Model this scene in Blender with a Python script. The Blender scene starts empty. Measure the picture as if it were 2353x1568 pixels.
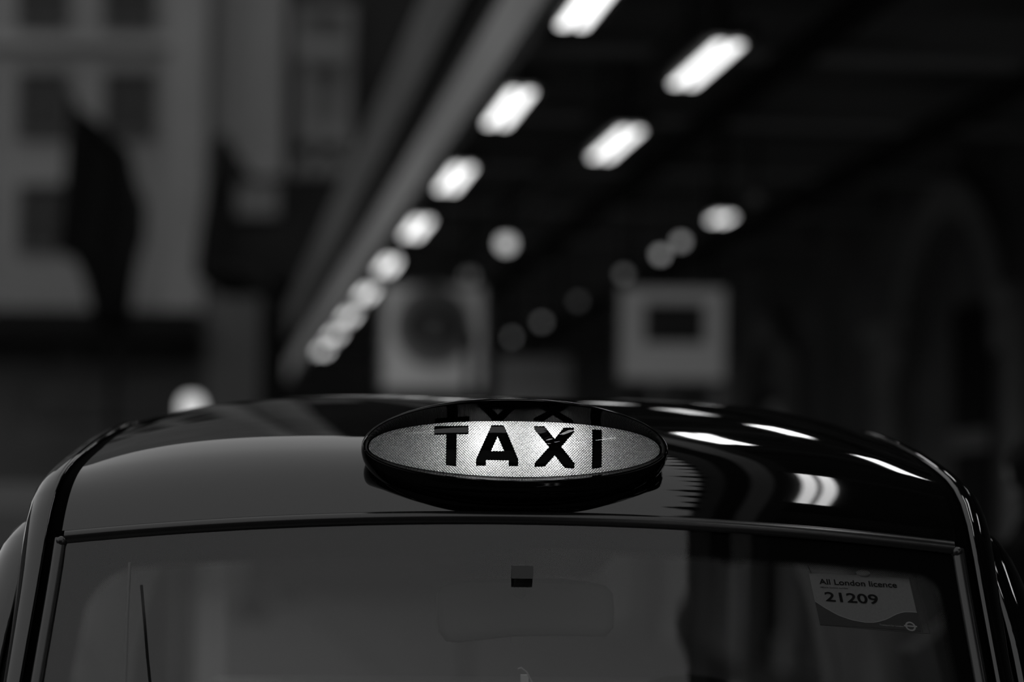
import bpy, bmesh, math, random
from mathutils import Vector, Matrix
random.seed(7)
SC = bpy.context.scene
COL = SC.collection
R = math.radians

# ------------------------------------------------------------------ camera
W_PX, H_PX = 2353.0, 1568.0
LENS = 85.0
F = LENS / 36.0 * W_PX
CAM_Z = 1.62
PITCH = math.atan((1195 - 784) / F)
cd = bpy.data.cameras.new('camera')
cam = bpy.data.objects.new('camera', cd)
COL.objects.link(cam)
cd.lens = LENS; cd.sensor_width = 36.0; cd.sensor_fit = 'HORIZONTAL'
cd.clip_start = 0.05; cd.clip_end = 400
CM = Matrix.Translation((0, 0, CAM_Z)) @ Matrix.Rotation(R(90) + PITCH, 4, 'X') @ Matrix.Rotation(R(0.70), 4, 'Z')
cam.matrix_world = CM
cd.dof.use_dof = True
cd.dof.focus_distance = 3.43
cd.dof.aperture_fstop = 1.9
cd.dof.aperture_blades = 0
SC.camera = cam
CR = CM.to_3x3(); CO = Vector((0, 0, CAM_Z))

def ray(px, py):
    return (CR @ Vector(((px - W_PX / 2) / F, -(py - H_PX / 2) / F, -1.0)))
def P(px, py, Y):
    """the point at distance Y in front of the camera that shows at a pixel of the photograph"""
    d = ray(px, py)
    return CO + d * (Y / d.y)

# ------------------------------------------------------------------ world: overcast dusk sky
SKY = 0.80
w = bpy.data.worlds.new('overcast_sky'); SC.world = w
w.use_nodes = True
w.node_tree.nodes['Background'].inputs[0].default_value = (1, 1, 1, 1)
w.node_tree.nodes['Background'].inputs[1].default_value = SKY
SC.view_settings.view_transform = 'Standard'
SC.view_settings.look = 'None'
SC.view_settings.exposure = 0.0
SC.view_settings.gamma = 1.0
SC.view_settings.use_curve_mapping = False
SC.cycles.use_denoising = True
SC.cycles.max_bounces = 5
SC.cycles.diffuse_bounces = 2
SC.cycles.glossy_bounces = 4
SC.cycles.transmission_bounces = 2
SC.cycles.transparent_max_bounces = 12
SC.cycles.caustics_reflective = False
SC.cycles.caustics_refractive = False
SC.cycles.use_adaptive_sampling = True
SC.cycles.adaptive_threshold = 0.05
SC.cycles.sample_clamp_indirect = 4.0

# ------------------------------------------------------------------ materials
def new_mat(name):
    m = bpy.data.materials.new(name); m.use_nodes = True
    nt = m.node_tree; nt.nodes.clear()
    return m, nt, nt.nodes.new('ShaderNodeOutputMaterial')
def grey(v): return (v, v, v, 1)
def mat(name, v, rough=0.6, ior=1.5, noise=None, metal=0.0, bump=None, spec=0.03, emit=0.0):
    """grey surface; noise=(scale, amount) varies its colour, bump=(scale, strength) its relief"""
    m, nt, out = new_mat(name)
    b = nt.nodes.new('ShaderNodeBsdfPrincipled')
    b.inputs['Base Color'].default_value = grey(v)
    b.inputs['Roughness'].default_value = rough
    b.inputs['IOR'].default_value = ior
    b.inputs['Metallic'].default_value = metal
    b.inputs['Specular IOR Level'].default_value = spec
    if emit:
        b.inputs['Emission Color'].default_value = grey(1)
        b.inputs['Emission Strength'].default_value = emit
    if noise or bump:
        tc = nt.nodes.new('ShaderNodeTexCoord')
    if noise:
        n = nt.nodes.new('ShaderNodeTexNoise'); n.inputs['Scale'].default_value = noise[0]; n.inputs['Detail'].default_value = 5
        nt.links.new(tc.outputs['Object'], n.inputs['Vector'])
        r = nt.nodes.new('ShaderNodeMapRange')
        r.inputs['From Min'].default_value = 0.3; r.inputs['From Max'].default_value = 0.7
        r.inputs['To Min'].default_value = v * (1 - noise[1]); r.inputs['To Max'].default_value = v * (1 + noise[1])
        nt.links.new(n.outputs['Fac'], r.inputs['Value'])
        nt.links.new(r.outputs['Result'], b.inputs['Base Color'])
    if bump:
        n2 = nt.nodes.new('ShaderNodeTexNoise'); n2.inputs['Scale'].default_value = bump[0]; n2.inputs['Detail'].default_value = 3
        nt.links.new(tc.outputs['Object'], n2.inputs['Vector'])
        bp = nt.nodes.new('ShaderNodeBump'); bp.inputs['Strength'].default_value = bump[1]; bp.inputs['Distance'].default_value = 0.01
        nt.links.new(n2.outputs['Fac'], bp.inputs['Height']); nt.links.new(bp.outputs['Normal'], b.inputs['Normal'])
    nt.links.new(b.outputs[0], out.inputs[0])
    return m
def glass(name, ior=1.6, tint=0.8, rough=0.0, dust=0.0):
    """thin sheet of glass: Fresnel mirror over a clear, slightly tinted pane"""
    m, nt, out = new_mat(name)
    t = nt.nodes.new('ShaderNodeBsdfTransparent'); t.inputs[0].default_value = grey(tint)
    g = nt.nodes.new('ShaderNodeBsdfGlossy'); g.inputs['Roughness'].default_value = rough; g.inputs[0].default_value = grey(1)
    f0 = ((ior - 1) / (ior + 1)) ** 2            # Schlick's Fresnel, the same from either side of the sheet
    ge = nt.nodes.new('ShaderNodeNewGeometry')
    dt = nt.nodes.new('ShaderNodeVectorMath'); dt.operation = 'DOT_PRODUCT'
    nt.links.new(ge.outputs['Normal'], dt.inputs[0]); nt.links.new(ge.outputs['Incoming'], dt.inputs[1])
    ab = nt.nodes.new('ShaderNodeMath'); ab.operation = 'ABSOLUTE'; nt.links.new(dt.outputs['Value'], ab.inputs[0])
    om = nt.nodes.new('ShaderNodeMath'); om.operation = 'SUBTRACT'; om.inputs[0].default_value = 1.0; nt.links.new(ab.outputs[0], om.inputs[1])
    pw = nt.nodes.new('ShaderNodeMath'); pw.operation = 'POWER'; pw.inputs[1].default_value = 5.0; nt.links.new(om.outputs[0], pw.inputs[0])
    fr = nt.nodes.new('ShaderNodeMath'); fr.operation = 'MULTIPLY_ADD'; fr.inputs[1].default_value = 1 - f0; fr.inputs[2].default_value = f0; nt.links.new(pw.outputs[0], fr.inputs[0])
    mx = nt.nodes.new('ShaderNodeMixShader')
    nt.links.new(fr.outputs[0], mx.inputs[0]); nt.links.new(t.outputs[0], mx.inputs[1]); nt.links.new(g.outputs[0], mx.inputs[2])
    nt.links.new(mx.outputs[0], out.inputs[0])
    return m
def emitter(name, s):
    m, nt, out = new_mat(name)
    e = nt.nodes.new('ShaderNodeEmission'); e.inputs[0].default_value = grey(1); e.inputs[1].default_value = s
    nt.links.new(e.outputs[0], out.inputs[0])
    return m

M = {}
M['paint'] = mat('black_gloss_paint', 0.002, 0.03, 1.55, spec=0.5)
M['housing'] = mat('black_gloss_plastic', 0.002, 0.07, 1.19, spec=0.5)
M['rubber'] = mat('black_rubber_seal', 0.008, 0.24, 1.5, spec=0.5)
M['channel'] = mat('matt_black_channel', 0.0015, 0.8, 1.2)
M['windscreen'] = glass('windscreen_glass', 1.46, 0.85)
M['side_glass'] = glass('side_window_glass', 1.5, 0.6)
M['cover'] = glass('sign_cover_glass', 1.5, 0.95)
M['letter'] = mat('black_letter_paint', 0.002, 0.5, 1.3)
M['white_inner'] = mat('white_reflector', 0.45, 0.6)
M['bulb'] = emitter('sign_bulb_glow', 44.0)
M['trim_dark'] = mat('dark_interior_plastic', 0.10, 0.7)
M['headlining'] = mat('grey_headlining', 0.4, 0.9)
M['seat'] = mat('grey_seat_cloth', 0.3, 0.9)
M['mirror_shell'] = mat('mirror_back_plastic', 0.10, 0.4)
M['tyre'] = mat('tyre_rubber', 0.01, 0.8)
M['chrome'] = mat('chrome', 0.5, 0.15, metal=1.0)

# sign diffuser: translucent prism plastic lit from behind
m, nt, out = new_mat('prismatic_translucent_plastic')
tr = nt.nodes.new('ShaderNodeBsdfTranslucent'); tr.inputs[0].default_value = grey(0.75)
df = nt.nodes.new('ShaderNodeBsdfDiffuse'); df.inputs[0].default_value = grey(0.55)
mx = nt.nodes.new('ShaderNodeMixShader'); mx.inputs[0].default_value = 0.22
nt.links.new(tr.outputs[0], mx.inputs[1]); nt.links.new(df.outputs[0], mx.inputs[2]); nt.links.new(mx.outputs[0], out.inputs[0])
M['prism'] = m

# frit: black ceramic print whose edge breaks up into dots ('edge' = metres beyond the solid print)
m, nt, out = new_mat('ceramic_frit_dots')
uv = nt.nodes.new('ShaderNodeUVMap')
sc_ = nt.nodes.new('ShaderNodeVectorMath'); sc_.operation = 'SCALE'; sc_.inputs['Scale'].default_value = 1 / 0.0018
nt.links.new(uv.outputs[0], sc_.inputs[0])
rot = nt.nodes.new('ShaderNodeVectorRotate'); rot.rotation_type = 'Z_AXIS'; rot.inputs['Angle'].default_value = R(45)
nt.links.new(sc_.outputs[0], rot.inputs['Vector'])
fr = nt.nodes.new('ShaderNodeVectorMath'); fr.operation = 'FRACTION'; nt.links.new(rot.outputs[0], fr.inputs[0])
sb = nt.nodes.new('ShaderNodeVectorMath'); sb.operation = 'SUBTRACT'; sb.inputs[1].default_value = (0.5, 0.5, 0); nt.links.new(fr.outputs[0], sb.inputs[0])
ln = nt.nodes.new('ShaderNodeVectorMath'); ln.operation = 'LENGTH'; nt.links.new(sb.outputs[0], ln.inputs[0])
at = nt.nodes.new('ShaderNodeAttribute'); at.attribute_name = 'edge'
rr = nt.nodes.new('ShaderNodeMapRange'); rr.inputs['From Min'].default_value = 0.0; rr.inputs['From Max'].default_value = 1.0
rr.inputs['To Min'].default_value = 0.74; rr.inputs['To Max'].default_value = 0.15
nt.links.new(at.outputs['Fac'], rr.inputs['Value'])
lt = nt.nodes.new('ShaderNodeMath'); lt.operation = 'LESS_THAN'; nt.links.new(ln.outputs['Value'], lt.inputs[0]); nt.links.new(rr.outputs[0], lt.inputs[1])
tb = nt.nodes.new('ShaderNodeBsdfTransparent')
db = nt.nodes.new('ShaderNodeBsdfDiffuse'); db.inputs[0].default_value = grey(0.004)
mx = nt.nodes.new('ShaderNodeMixShader')
nt.links.new(lt.outputs[0], mx.inputs[0]); nt.links.new(tb.outputs[0], mx.inputs[1]); nt.links.new(db.outputs[0], mx.inputs[2]); nt.links.new(mx.outputs[0], out.inputs[0])
M['frit'] = m

M['card_pale'] = mat('licence_card_pale', 0.17, 0.6, noise=(300, 0.06))
M['card_dark'] = mat('licence_card_dark', 0.05, 0.6)
M['card_ink'] = mat('licence_ink', 0.012, 0.6)
M['card_line'] = mat('licence_pale_line', 0.26, 0.6)
M['plastic_sleeve'] = glass('clear_plastic_sleeve', 1.4, 0.96, 0.05)

M['asphalt'] = mat('asphalt', 0.11, 0.8, noise=(6, 0.3), bump=(80, 0.4))
M['paving'] = mat('paving', 0.09, 0.8, noise=(3, 0.25))
M['pale_stone'] = mat('pale_stone', 0.215, 0.85, noise=(0.35, 0.12), bump=(4, 0.3))
M['pale_stone2'] = mat('pale_stone_pilaster', 0.27, 0.85, noise=(0.5, 0.1))
M['bay_stone'] = mat('grey_stone_bay', 0.12, 0.85, noise=(0.5, 0.15))
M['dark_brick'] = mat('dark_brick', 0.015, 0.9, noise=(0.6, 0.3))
M['dim_stone'] = mat('dim_stone_dressing', 0.10, 0.85, noise=(0.8, 0.2))
M['shop_dark'] = mat('dark_shopfront', 0.012, 0.5)
M['shop_grey'] = mat('grey_shopfront', 0.075, 0.6, noise=(1, 0.3))
M['window_dark'] = mat('dark_window_pane', 0.045, 0.25)
M['window_frame'] = mat('painted_window_frame', 0.09, 0.6)
M['fascia_pale'] = mat('pale_canopy_fascia', 0.34, 0.7, noise=(0.5, 0.15))
M['fascia_grey'] = mat('grey_canopy_fascia', 0.11, 0.7, noise=(0.5, 0.15))
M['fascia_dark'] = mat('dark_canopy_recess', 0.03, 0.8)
M['soffit'] = mat('sooty_soffit', 0.2, 0.85, noise=(1.2, 0.3))
M['beam'] = mat('iron_beam', 0.38, 0.7)
M['beam_mid'] = mat('grey_beam', 0.13, 0.7)
M['wall_brick'] = mat('sooty_brick_wall', 0.13, 0.85, noise=(0.9, 0.35))
M['wall_stone'] = mat('worn_stone_pier', 0.24, 0.8, noise=(0.7, 0.25))
M['lamp_body'] = mat('lamp_casing', 0.05, 0.6)
M['board_pale'] = mat('pale_sign_board', 0.62, 0.6)
M['board_boosted'] = mat('sign_face_added_glow', 0.62, 0.6, emit=0.055)  # slight glow added to the face to lift boards too dim under the canopy
M['board_mid'] = mat('grey_sign_disc', 0.26, 0.6)
M['board_dark'] = mat('dark_sign_print', 0.07, 0.6)
M['iron'] = mat('black_iron', 0.008, 0.6)
M['flag'] = mat('dark_flag_cloth', 0.008, 0.9)
M['van'] = mat('pale_van_paint', 0.04, 0.5, spec=0.1)
M['coat'] = mat('dark_coat_cloth', 0.006, 0.9)
M['trouser'] = mat('dark_trousers', 0.01, 0.9)
M['skin'] = mat('skin', 0.16, 0.6)
M['hair'] = mat('dark_hair', 0.006, 0.6)
M['shoe'] = mat('black_shoe', 0.006, 0.4)
M['globe'] = emitter('globe_lamp_glow', 0.62)
LAMP_L = 2.1
M['tube'] = emitter('fluorescent_tube', LAMP_L)
M['tube_near'] = emitter('boosted_fluorescent_tube', 9.0)  # extra emission added on out-of-frame lamps to strengthen their reflections on the taxi

# ------------------------------------------------------------------ mesh helpers
def mesh_obj(name, verts, faces, material, parent=None, smooth=True, angle=None):
    me = bpy.data.meshes.new(name)
    me.from_pydata([tuple(v) for v in verts], [], faces)
    me.materials.append(material)
    me.validate()
    me.update()
    o = bpy.data.objects.new(name, me)
    COL.objects.link(o)
    if smooth:
        me.polygons.foreach_set('use_smooth', [True] * len(me.polygons))
        if angle is not None:
            me.set_sharp_from_angle(angle=R(angle))
    if parent: o.parent = parent
    return o
def link_existing(name, me, parent=None):
    o = bpy.data.objects.new(name, me); COL.objects.link(o)
    if parent: o.parent = parent
    return o
class MB:
    """collects pieces of ONE part"""
    def __init__(s): s.v = []; s.f = []
    def add(s, vs, fs):
        k = len(s.v); s.v += [Vector(v) for v in vs]; s.f += [tuple(i + k for i in f) for f in fs]; return s
    def box(s, a, b):
        (x0, y0, z0), (x1, y1, z1) = a, b
        return s.add([(x0, y0, z0), (x1, y0, z0), (x1, y1, z0), (x0, y1, z0), (x0, y0, z1), (x1, y0, z1), (x1, y1, z1), (x0, y1, z1)],
                     [(0, 3, 2, 1), (4, 5, 6, 7), (0, 1, 5, 4), (1, 2, 6, 5), (2, 3, 7, 6), (3, 0, 4, 7)])
    def tube(s, pts, rad, n=12, cap=True):
        pts = [Vector(p) for p in pts]; rs = rad if isinstance(rad, (list, tuple)) else [rad] * len(pts)
        rings = []
        for i, p in enumerate(pts):
            t = (pts[min(i + 1, len(pts) - 1)] - pts[max(i - 1, 0)]).normalized()
            a = t.cross(Vector((0, 0, 1)))
            if a.length < 1e-3: a = t.cross(Vector((0, 1, 0)))
            a.normalize(); b = t.cross(a)
            rings.append([p + (a * math.cos(2 * math.pi * k / n) + b * math.sin(2 * math.pi * k / n)) * rs[i] for k in range(n)])
        return s.loft(rings, closed=True, cap=cap)
    def loft(s, rings, closed=True, cap=False):
        n = len(rings[0]); vs = [v for r in rings for v in r]; fs = []
        for i in range(len(rings) - 1):
            for j in range(n if closed else n - 1):
                k = (j + 1) % n
                fs.append((i * n + j, i * n + k, (i + 1) * n + k, (i + 1) * n + j))
        if cap:
            fs.append(tuple(range(n - 1, -1, -1))); fs.append(tuple((len(rings) - 1) * n + j for j in range(n)))
        return s.add(vs, fs)
    def lathe(s, c, prof, n=24):
        c = Vector(c)
        return s.loft([[c + Vector((r * math.cos(2 * math.pi * k / n), r * math.sin(2 * math.pi * k / n), z)) for k in range(n)] for r, z in prof], True, True)
    def prism(s, pts, d):
        """flat outline pts (3-D, in order) given thickness along vector d"""
        n = len(pts); d = Vector(d); pts = [Vector(p) for p in pts]
        return s.add(pts + [p + d for p in pts], [tuple(range(n)), tuple(range(2 * n - 1, n - 1, -1))] + [(i, n + i, n + (i + 1) % n, (i + 1) % n) for i in range(n)])
    def ellipsoid(s, c, rx, ry, rz, n=24, m=14):
        c = Vector(c); rings = []
        for i in range(m + 1):
            a = math.pi * (i + 0.0001) / (m + 0.0002) - math.pi / 2
            rings.append([c + Vector((rx * math.cos(a) * math.cos(2 * math.pi * k / n), ry * math.cos(a) * math.sin(2 * math.pi * k / n), rz * math.sin(a))) for k in range(n)])
        return s.loft(rings, True, True)
    def build(s, name, material, parent=None, smooth=False, angle=35):
        return mesh_obj(name, s.v, s.f, material, parent, smooth, angle if smooth else None)
def fix_normals(o):
    bm = bmesh.new(); bm.from_mesh(o.data); bmesh.ops.recalc_face_normals(bm, faces=bm.faces); bm.to_mesh(o.data); bm.free()
    return o
def empty(name, loc=(0, 0, 0), rz=0.0):
    o = bpy.data.objects.new(name, None); COL.objects.link(o)
    o.location = loc; o.rotation_euler = (0, 0, rz); o.empty_display_size = 0.1
    return o
def tag(o, label=None, cat=None, group=None, kind=None):
    if label: o['label'] = label
    if cat: o['category'] = cat
    if group: o['group'] = group
    if kind: o['kind'] = kind
    return o
def copy_tree(o, parent=None):
    c = o.copy(); COL.objects.link(c); c.parent = parent
    for ch in [x for x in bpy.data.objects if x.parent == o]: copy_tree(ch, c)
    return c
def smoothstep(a, b, x):
    t = max(0.0, min(1.0, (x - a) / (b - a))); return t * t * (3 - 2 * t)
def lerp(a, b, t): return a + (b - a) * t
def interp(tab, x):
    if x <= tab[0][0]: return tab[0][1]
    for (x0, y0), (x1, y1) in zip(tab, tab[1:]):
        if x <= x1: return lerp(y0, y1, (x - x0) / (x1 - x0))
    return tab[-1][1]
def text_mesh(body, size, bold=False):
    cu = bpy.data.curves.new('tmp', 'FONT'); cu.body = body; cu.size = size; cu.resolution_u = 4
    cu.offset = 0.018 * size if bold else 0.0
    o = bpy.data.objects.new('tmp', cu); COL.objects.link(o)
    dg = bpy.context.evaluated_depsgraph_get()
    me = bpy.data.meshes.new_from_object(o.evaluated_get(dg))
    bpy.data.objects.remove(o)
    return me

# ================================================================== STREET FRAME
VP = ray(450, 1195)                      # the canopy, kerb and wall run towards here
DU = Vector((VP.x, VP.y, 0)).normalized()
DV = Vector((DU.y, -DU.x, 0))
YAW_C = math.atan2(-DU.x, DU.y)
HC = 2.30                                # lamp plane above the camera
def C(u, v, z):                          # street frame -> world (z above ground)
    p = DU * u + DV * v; return Vector((p.x, p.y, z))
canopy_frame = Matrix.Rotation(YAW_C, 4, 'Z')   # local x = v, y = u

# floor
road = MB().box((-60, -40, -0.3), (1.9, 130, 0.0)).build('floor_road', M['asphalt']); road.rotation_euler.z = YAW_C
tag(road, 'dark asphalt station forecourt road under the taxi', kind='structure')
pav = MB().box((1.9, -40, -0.3), (16, 130, 0.14)).build('floor_pavement', M['paving']); pav.rotation_euler.z = YAW_C
tag(pav, 'grey paved walkway beneath the canopy', kind='structure')

# canopy: ceiling, beams, fascia
U0, U1, V_EDGE, V_WALL = -18.0, 42.0, 0.675 * HC, 6.0
Z_LAMP = CAM_Z + HC
ceil = MB().box((V_EDGE + 0.05, U0, Z_LAMP + 0.75), (V_WALL + 0.2, U1, Z_LAMP + 0.9)).build('ceiling', M['soffit']); ceil.rotation_euler.z = YAW_C
tag(ceil, 'sooty dark canopy ceiling over the pavement', kind='structure')
bm_me = None
for k in range(25):                      # cross beams
    u = U0 + 0.6 + k * 2.4
    if bm_me is None:
        b0 = MB().box((V_EDGE + 0.05, -0.07, Z_LAMP + 0.47), (V_WALL, 0.07, Z_LAMP + 0.75)).box((V_EDGE + 0.05, -0.13, Z_LAMP + 0.44), (V_WALL, 0.13, Z_LAMP + 0.47)).build('cross_beam', M['beam'], ceil); bm_me = b0.data; b0.location.y = u
    else:
        b = link_existing('cross_beam', bm_me, ceil); b.location.y = u
for v, name in ((2.65, 'long_beam'), (3.35, 'long_beam'), (4.9, 'long_beam')):
    MB().box((v - 0.05, U0, Z_LAMP + 0.30), (v + 0.05, U1, Z_LAMP + 0.44)).build(name, M['beam_mid'] if v == 2.65 else M['fascia_dark'], ceil)
fa = MB().box((V_EDGE - 0.04, U0, Z_LAMP + 0.05), (V_EDGE + 0.05, U1, Z_LAMP + 0.40)).build('trim_1', M['fascia_pale']); fa.rotation_euler.z = YAW_C
tag(fa, 'pale painted board along the canopy edge', kind='structure')
fb = MB().box((V_EDGE + 0.02, U0, Z_LAMP + 0.40), (V_EDGE + 0.10, U1, Z_LAMP + 0.72)).build('trim_2', M['fascia_dark']); fb.rotation_euler.z = YAW_C
tag(fb, 'dark recessed strip above the pale canopy edge board', kind='structure')
fc = MB().box((V_EDGE - 0.08, U0, Z_LAMP + 0.72), (V_EDGE + 0.10, U1, Z_LAMP + 1.30)).build('trim_3', M['fascia_grey']); fc.rotation_euler.z = YAW_C
tag(fc, 'grey upper fascia of the canopy with small pointed ornaments', kind='structure')
# small pointed ornaments jutting from the canopy's upper edge (their outline mirrors in the windscreen)
prof = [(-.055, 0), (-.06, .02), (-.04, .035), (-.045, .06), (-.015, .075), (0, .12), (.015, .075), (.045, .06), (.04, .035), (.06, .02), (.055, 0)]
br_me = None
for k in range(24):
    u = -2.0 + k * 0.36
    if br_me is None:
        b0 = MB().prism([(-z, x, -.10) for x, z in prof], (0, 0, .10)).build('roofline_ornament', M['iron'], fc); br_me = b0.data
        b = b0
    else:
        b = link_existing('roofline_ornament', br_me, fc)
    b.location = (V_EDGE - 0.08, u, Z_LAMP + 1.30)
    b.scale = ((1.5, .7, 1.0)[k % 3], (1.3, .8, 1.0)[k % 3], 1)

# right wall with piers, arches and doors
wall = MB().box((V_WALL, U0, 0.14), (V_WALL + 0.3, U1 + 10, Z_LAMP + 1.5)).build('wall_right', M['wall_brick']); wall.rotation_euler.z = YAW_C
tag(wall, 'sooty brick station wall with arched doorways', kind='structure')
def wall_part(name, mb, mt): return mb.build(name, mt, wall)
for u, wd in ((16.9, 0.35), (20.3, 0.75), (23.6, 0.45), (26.2, 0.85), (29.3, 0.7), (33.4, 0.8), (38, 0.9)):
    wall_part('pier', MB().box((V_WALL - 0.14, u - wd / 2, 0.14), (V_WALL, u + wd / 2, 3.2)).box((V_WALL - 0.2, u - wd / 2 - 0.06, 3.2), (V_WALL, u + wd / 2 + 0.06, 3.36)).box((V_WALL - 0.2, u - wd / 2 - 0.05, 0.14), (V_WALL, u + wd / 2 + 0.05, 0.5)), M['wall_stone'])
def arch(u0, u1, zs, th=0.3, dp=0.16):
    c = (u0 + u1) / 2; r = (u1 - u0) / 2
    mb = MB()
    n = 14
    for k in range(n):
        a0, a1 = math.pi * k / n + 0.012, math.pi * (k + 1) / n - 0.012
        p = [(c - (r + q) * math.cos(a), zs + (r + q) * math.sin(a)) for a, q in ((a0, 0), (a0, th), (a1, th), (a1, 0))]
        mb2 = MB().prism([(V_WALL - dp, y, z) for y, z in p], (dp + 0.02, 0, 0))
        wall_part('arch_stone', mb2, M['wall_stone'])
arch(17.35, 19.7, 2.9)
arch(23.95, 25.6, 2.7)
arch(29.8, 32.9, 2.6, 0.35)
for u0, u1, z1 in ((17.75, 18.65, 3.35), (24.1, 25.4, 3.0), (30.2, 32.4, 3.2)):   # dark doors set in the wall
    d = wall_part('arch_door', MB().box((V_WALL - 0.03, u0, 0.14), (V_WALL + 0.02, u1, z1)), M['shop_dark'])
    MB().box((V_WALL - 0.06, u0, 2.2), (V_WALL - 0.03, u1, 2.36)).build('transom', M['wall_stone'], d)
for u, z in ((27.3, 3.05), (31.2, 3.35), (24.6, 2.6)):
    wall_part('wall_plaque', MB().box((V_WALL - 0.06, u - 0.28, z - 0.22), (V_WALL, u + 0.28, z + 0.25)), M['board_pale'])
# end wall of the arcade far behind
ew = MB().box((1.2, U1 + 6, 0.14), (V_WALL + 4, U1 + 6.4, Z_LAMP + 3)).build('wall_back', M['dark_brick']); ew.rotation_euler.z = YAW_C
tag(ew, 'dark brick wall closing the far end of the arcade', kind='structure')

# ------------------------------------------------------------------ canopy lamps
def tube_lamp(u, v, label, group, near=False, length=1.1, wid=0.06, tmat=None):
    root = empty('canopy_lamp'); root.location = C(u, v, Z_LAMP); root.rotation_euler.z = YAW_C
    tag(root, label, 'lamp', group)
    L = length / 2
    MB().box((-0.13, -L - 0.06, 0.02), (0.13, L + 0.06, 0.09)).box((-0.03, -L, 0.09), (0.03, L, 0.12)).build('casing', M['lamp_body'], root)
    for s in (-1, 1):
        ring = [(math.cos(a) * wid / 2, math.sin(a) * wid / 2) for a in [math.pi * 2 * k / 10 for k in range(10)]]
        MB().loft([[Vector((s * 0.042 + x, yy, 0.0 + z * 0.3)) for x, z in ring] for yy in (-L, L)], True, True).build('tube', tmat or (M['tube_near'] if near else M['tube']), root)
    for s in (-1, 1):
        MB().tube([(0, s * L * 0.7, 0.1), (0, s * L * 0.7, 0.75)], 0.012, 6).build('hanger_rod', M['iron'], root)
    return root
ORD = ['nearest', 'second', 'third', 'fourth', 'fifth', 'sixth', 'seventh', 'eighth', 'ninth']
S1 = 1.2
for k in range(9):
    tube_lamp((4.55 + 1.245 * k) * HC, 0.735 * HC, f'glowing twin tube lamp beside the canopy edge, {ORD[k]} of the long row', 'lamps along the canopy edge')
for k, u in enumerate((7.0, 3.3, 0.3, -2.6, -5.5, -8.4, -11.3, -14.2)):
    tube_lamp(u, 0.735 * HC, f'twin tube lamp at canopy edge over the taxi, seen only mirrored, {ORD[k]} back', 'lamps along the canopy edge', near=True, length=1.5 if k == 1 else 1.1)
r2 = [(5.15, 'brightest lamp of the middle row under the canopy, upper right', 1.0, None), (6.30, 'second lamp of the middle row, below the upper right one', 1.0, None)]
for q, lab, ln_, mt in r2:
    tube_lamp(q * HC, 1.087 * HC, lab, 'lamps of the middle row')
for k in (1, 2, 3, 5, 6, 7, 8):
    tube_lamp((5.15 - 1.17 * k) * HC, 1.087 * HC, f'middle row twin tube lamp over the taxi, seen only mirrored, {ORD[k-1]} back', 'lamps of the middle row', near=True)
tube_lamp(7.78 * HC, 1.70 * HC, 'short glowing lamp of the right row by the wall', 'lamps of the right row', length=0.3)
for k in range(4, 10):
    tube_lamp((7.78 - 1.19 * k) * HC, 1.70 * HC, f'right row twin tube lamp near the wall, {ORD[k-1]} before the short glowing one', 'lamps of the right row', near=k > 4, length=1.5 if k > 6 else 0.9, wid=0.085 if k > 6 else 0.06)
def dot_lamp(u, v, L, label, group, r=0.05):
    root = empty('round_lamp'); root.location = C(u, v, Z_LAMP)
    tag(root, label, 'lamp', group)
    MB().ellipsoid((0, 0, 0), r, r, r, 14, 8).build('globe', emitter('dim_globe_glow', L), root, smooth=True)
    MB().lathe((0, 0, 0), [(r * 0.7, r * 0.75), (r * 1.1, r * 1.2), (0.015, r * 1.6), (0.012, 0.42)], 12).build('fitting', M['lamp_body'], root)
PXD = lambda px, py: (ray(px, py))
def dot_at(px, py, L, label, group, r=0.05):
    d = ray(px, py); t = (Z_LAMP - CAM_Z) / d.z; p = d * t
    dot_lamp(p.dot(DU), p.dot(DV), L, label, group, r)
dot_at(1163, 560, .75, 'round lamp alone in the middle row below the two long ones', 'small round lamps', 0.07)
dot_at(1078, 635, 0.17, 'dim round lamp above the ringed hanging sign', 'small round lamps', 0.055)
dot_at(1565, 555, .52, 'upper of the two touching round lamps', 'small round lamps', 0.042)
dot_at(1518, 585, .6, 'lower of the two touching round lamps', 'small round lamps', 0.042)
dot_at(1433, 630, 0.2, 'dim round lamp at the top left corner of the square hanging sign', 'small round lamps', 0.042)
dot_at(1328, 692, 0.10, 'faintest round lamp between the two hanging signs', 'small round lamps', 0.042)
dot_at(1245, 740, 0.27, 'dim round lamp, upper right of the lowest pair', 'small round lamps', 0.042)
dot_at(1175, 775, 0.3, 'dim round lamp lowest of all, right of the ringed sign', 'small round lamps', 0.042)
dot_at(1735, 455, 0.012, 'very faint round lamp beside the short right row lamp', 'small round lamps', 0.05)

# ------------------------------------------------------------------ hanging signs
def hanging_sign(x0, x1, y0, y1, Y, label, deco, rods=True):
    a, b = P(x0, y1, Y), P(x1, y0, Y)
    root = empty('hanging_sign', ((a.x + b.x) / 2, Y, a.z)); tag(root, label, 'sign', 'boards hung under the canopy')
    hw, hh = (b.x - a.x) / 2, b.z - a.z
    MB().box((-hw, 0, 0), (hw, 0.12, hh)).build('board', M['board_pale'] if deco is deco_plain else M['board_boosted'], root)
    fr_ = MB()
    for q in ((-hw - .03, -.02, -.03, -hw, .14, hh + .03), (hw, -.02, -.03, hw + .03, .14, hh + .03), (-hw, -.02, -.03, hw, .14, 0), (-hw, -.02, hh, hw, .14, hh + .03)):
        fr_.box(q[:3], q[3:])
    fr_.build('frame', M['board_mid'], root)
    if rods:
        for s in (-1, 1):
            MB().tube([(s * hw * .7, .06, hh + .02), (s * hw * .7, .06, Z_LAMP + 0.75 - a.z)], 0.015, 8).build('hanger_rod', M['iron'], root)
    deco(root, hw, hh)
    return root
def disc_pts(cx, cz, rx, rz, n=40): return [(cx + rx * math.cos(2 * math.pi * k / n), cz + rz * math.sin(2 * math.pi * k / n)) for k in range(n)]
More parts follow.
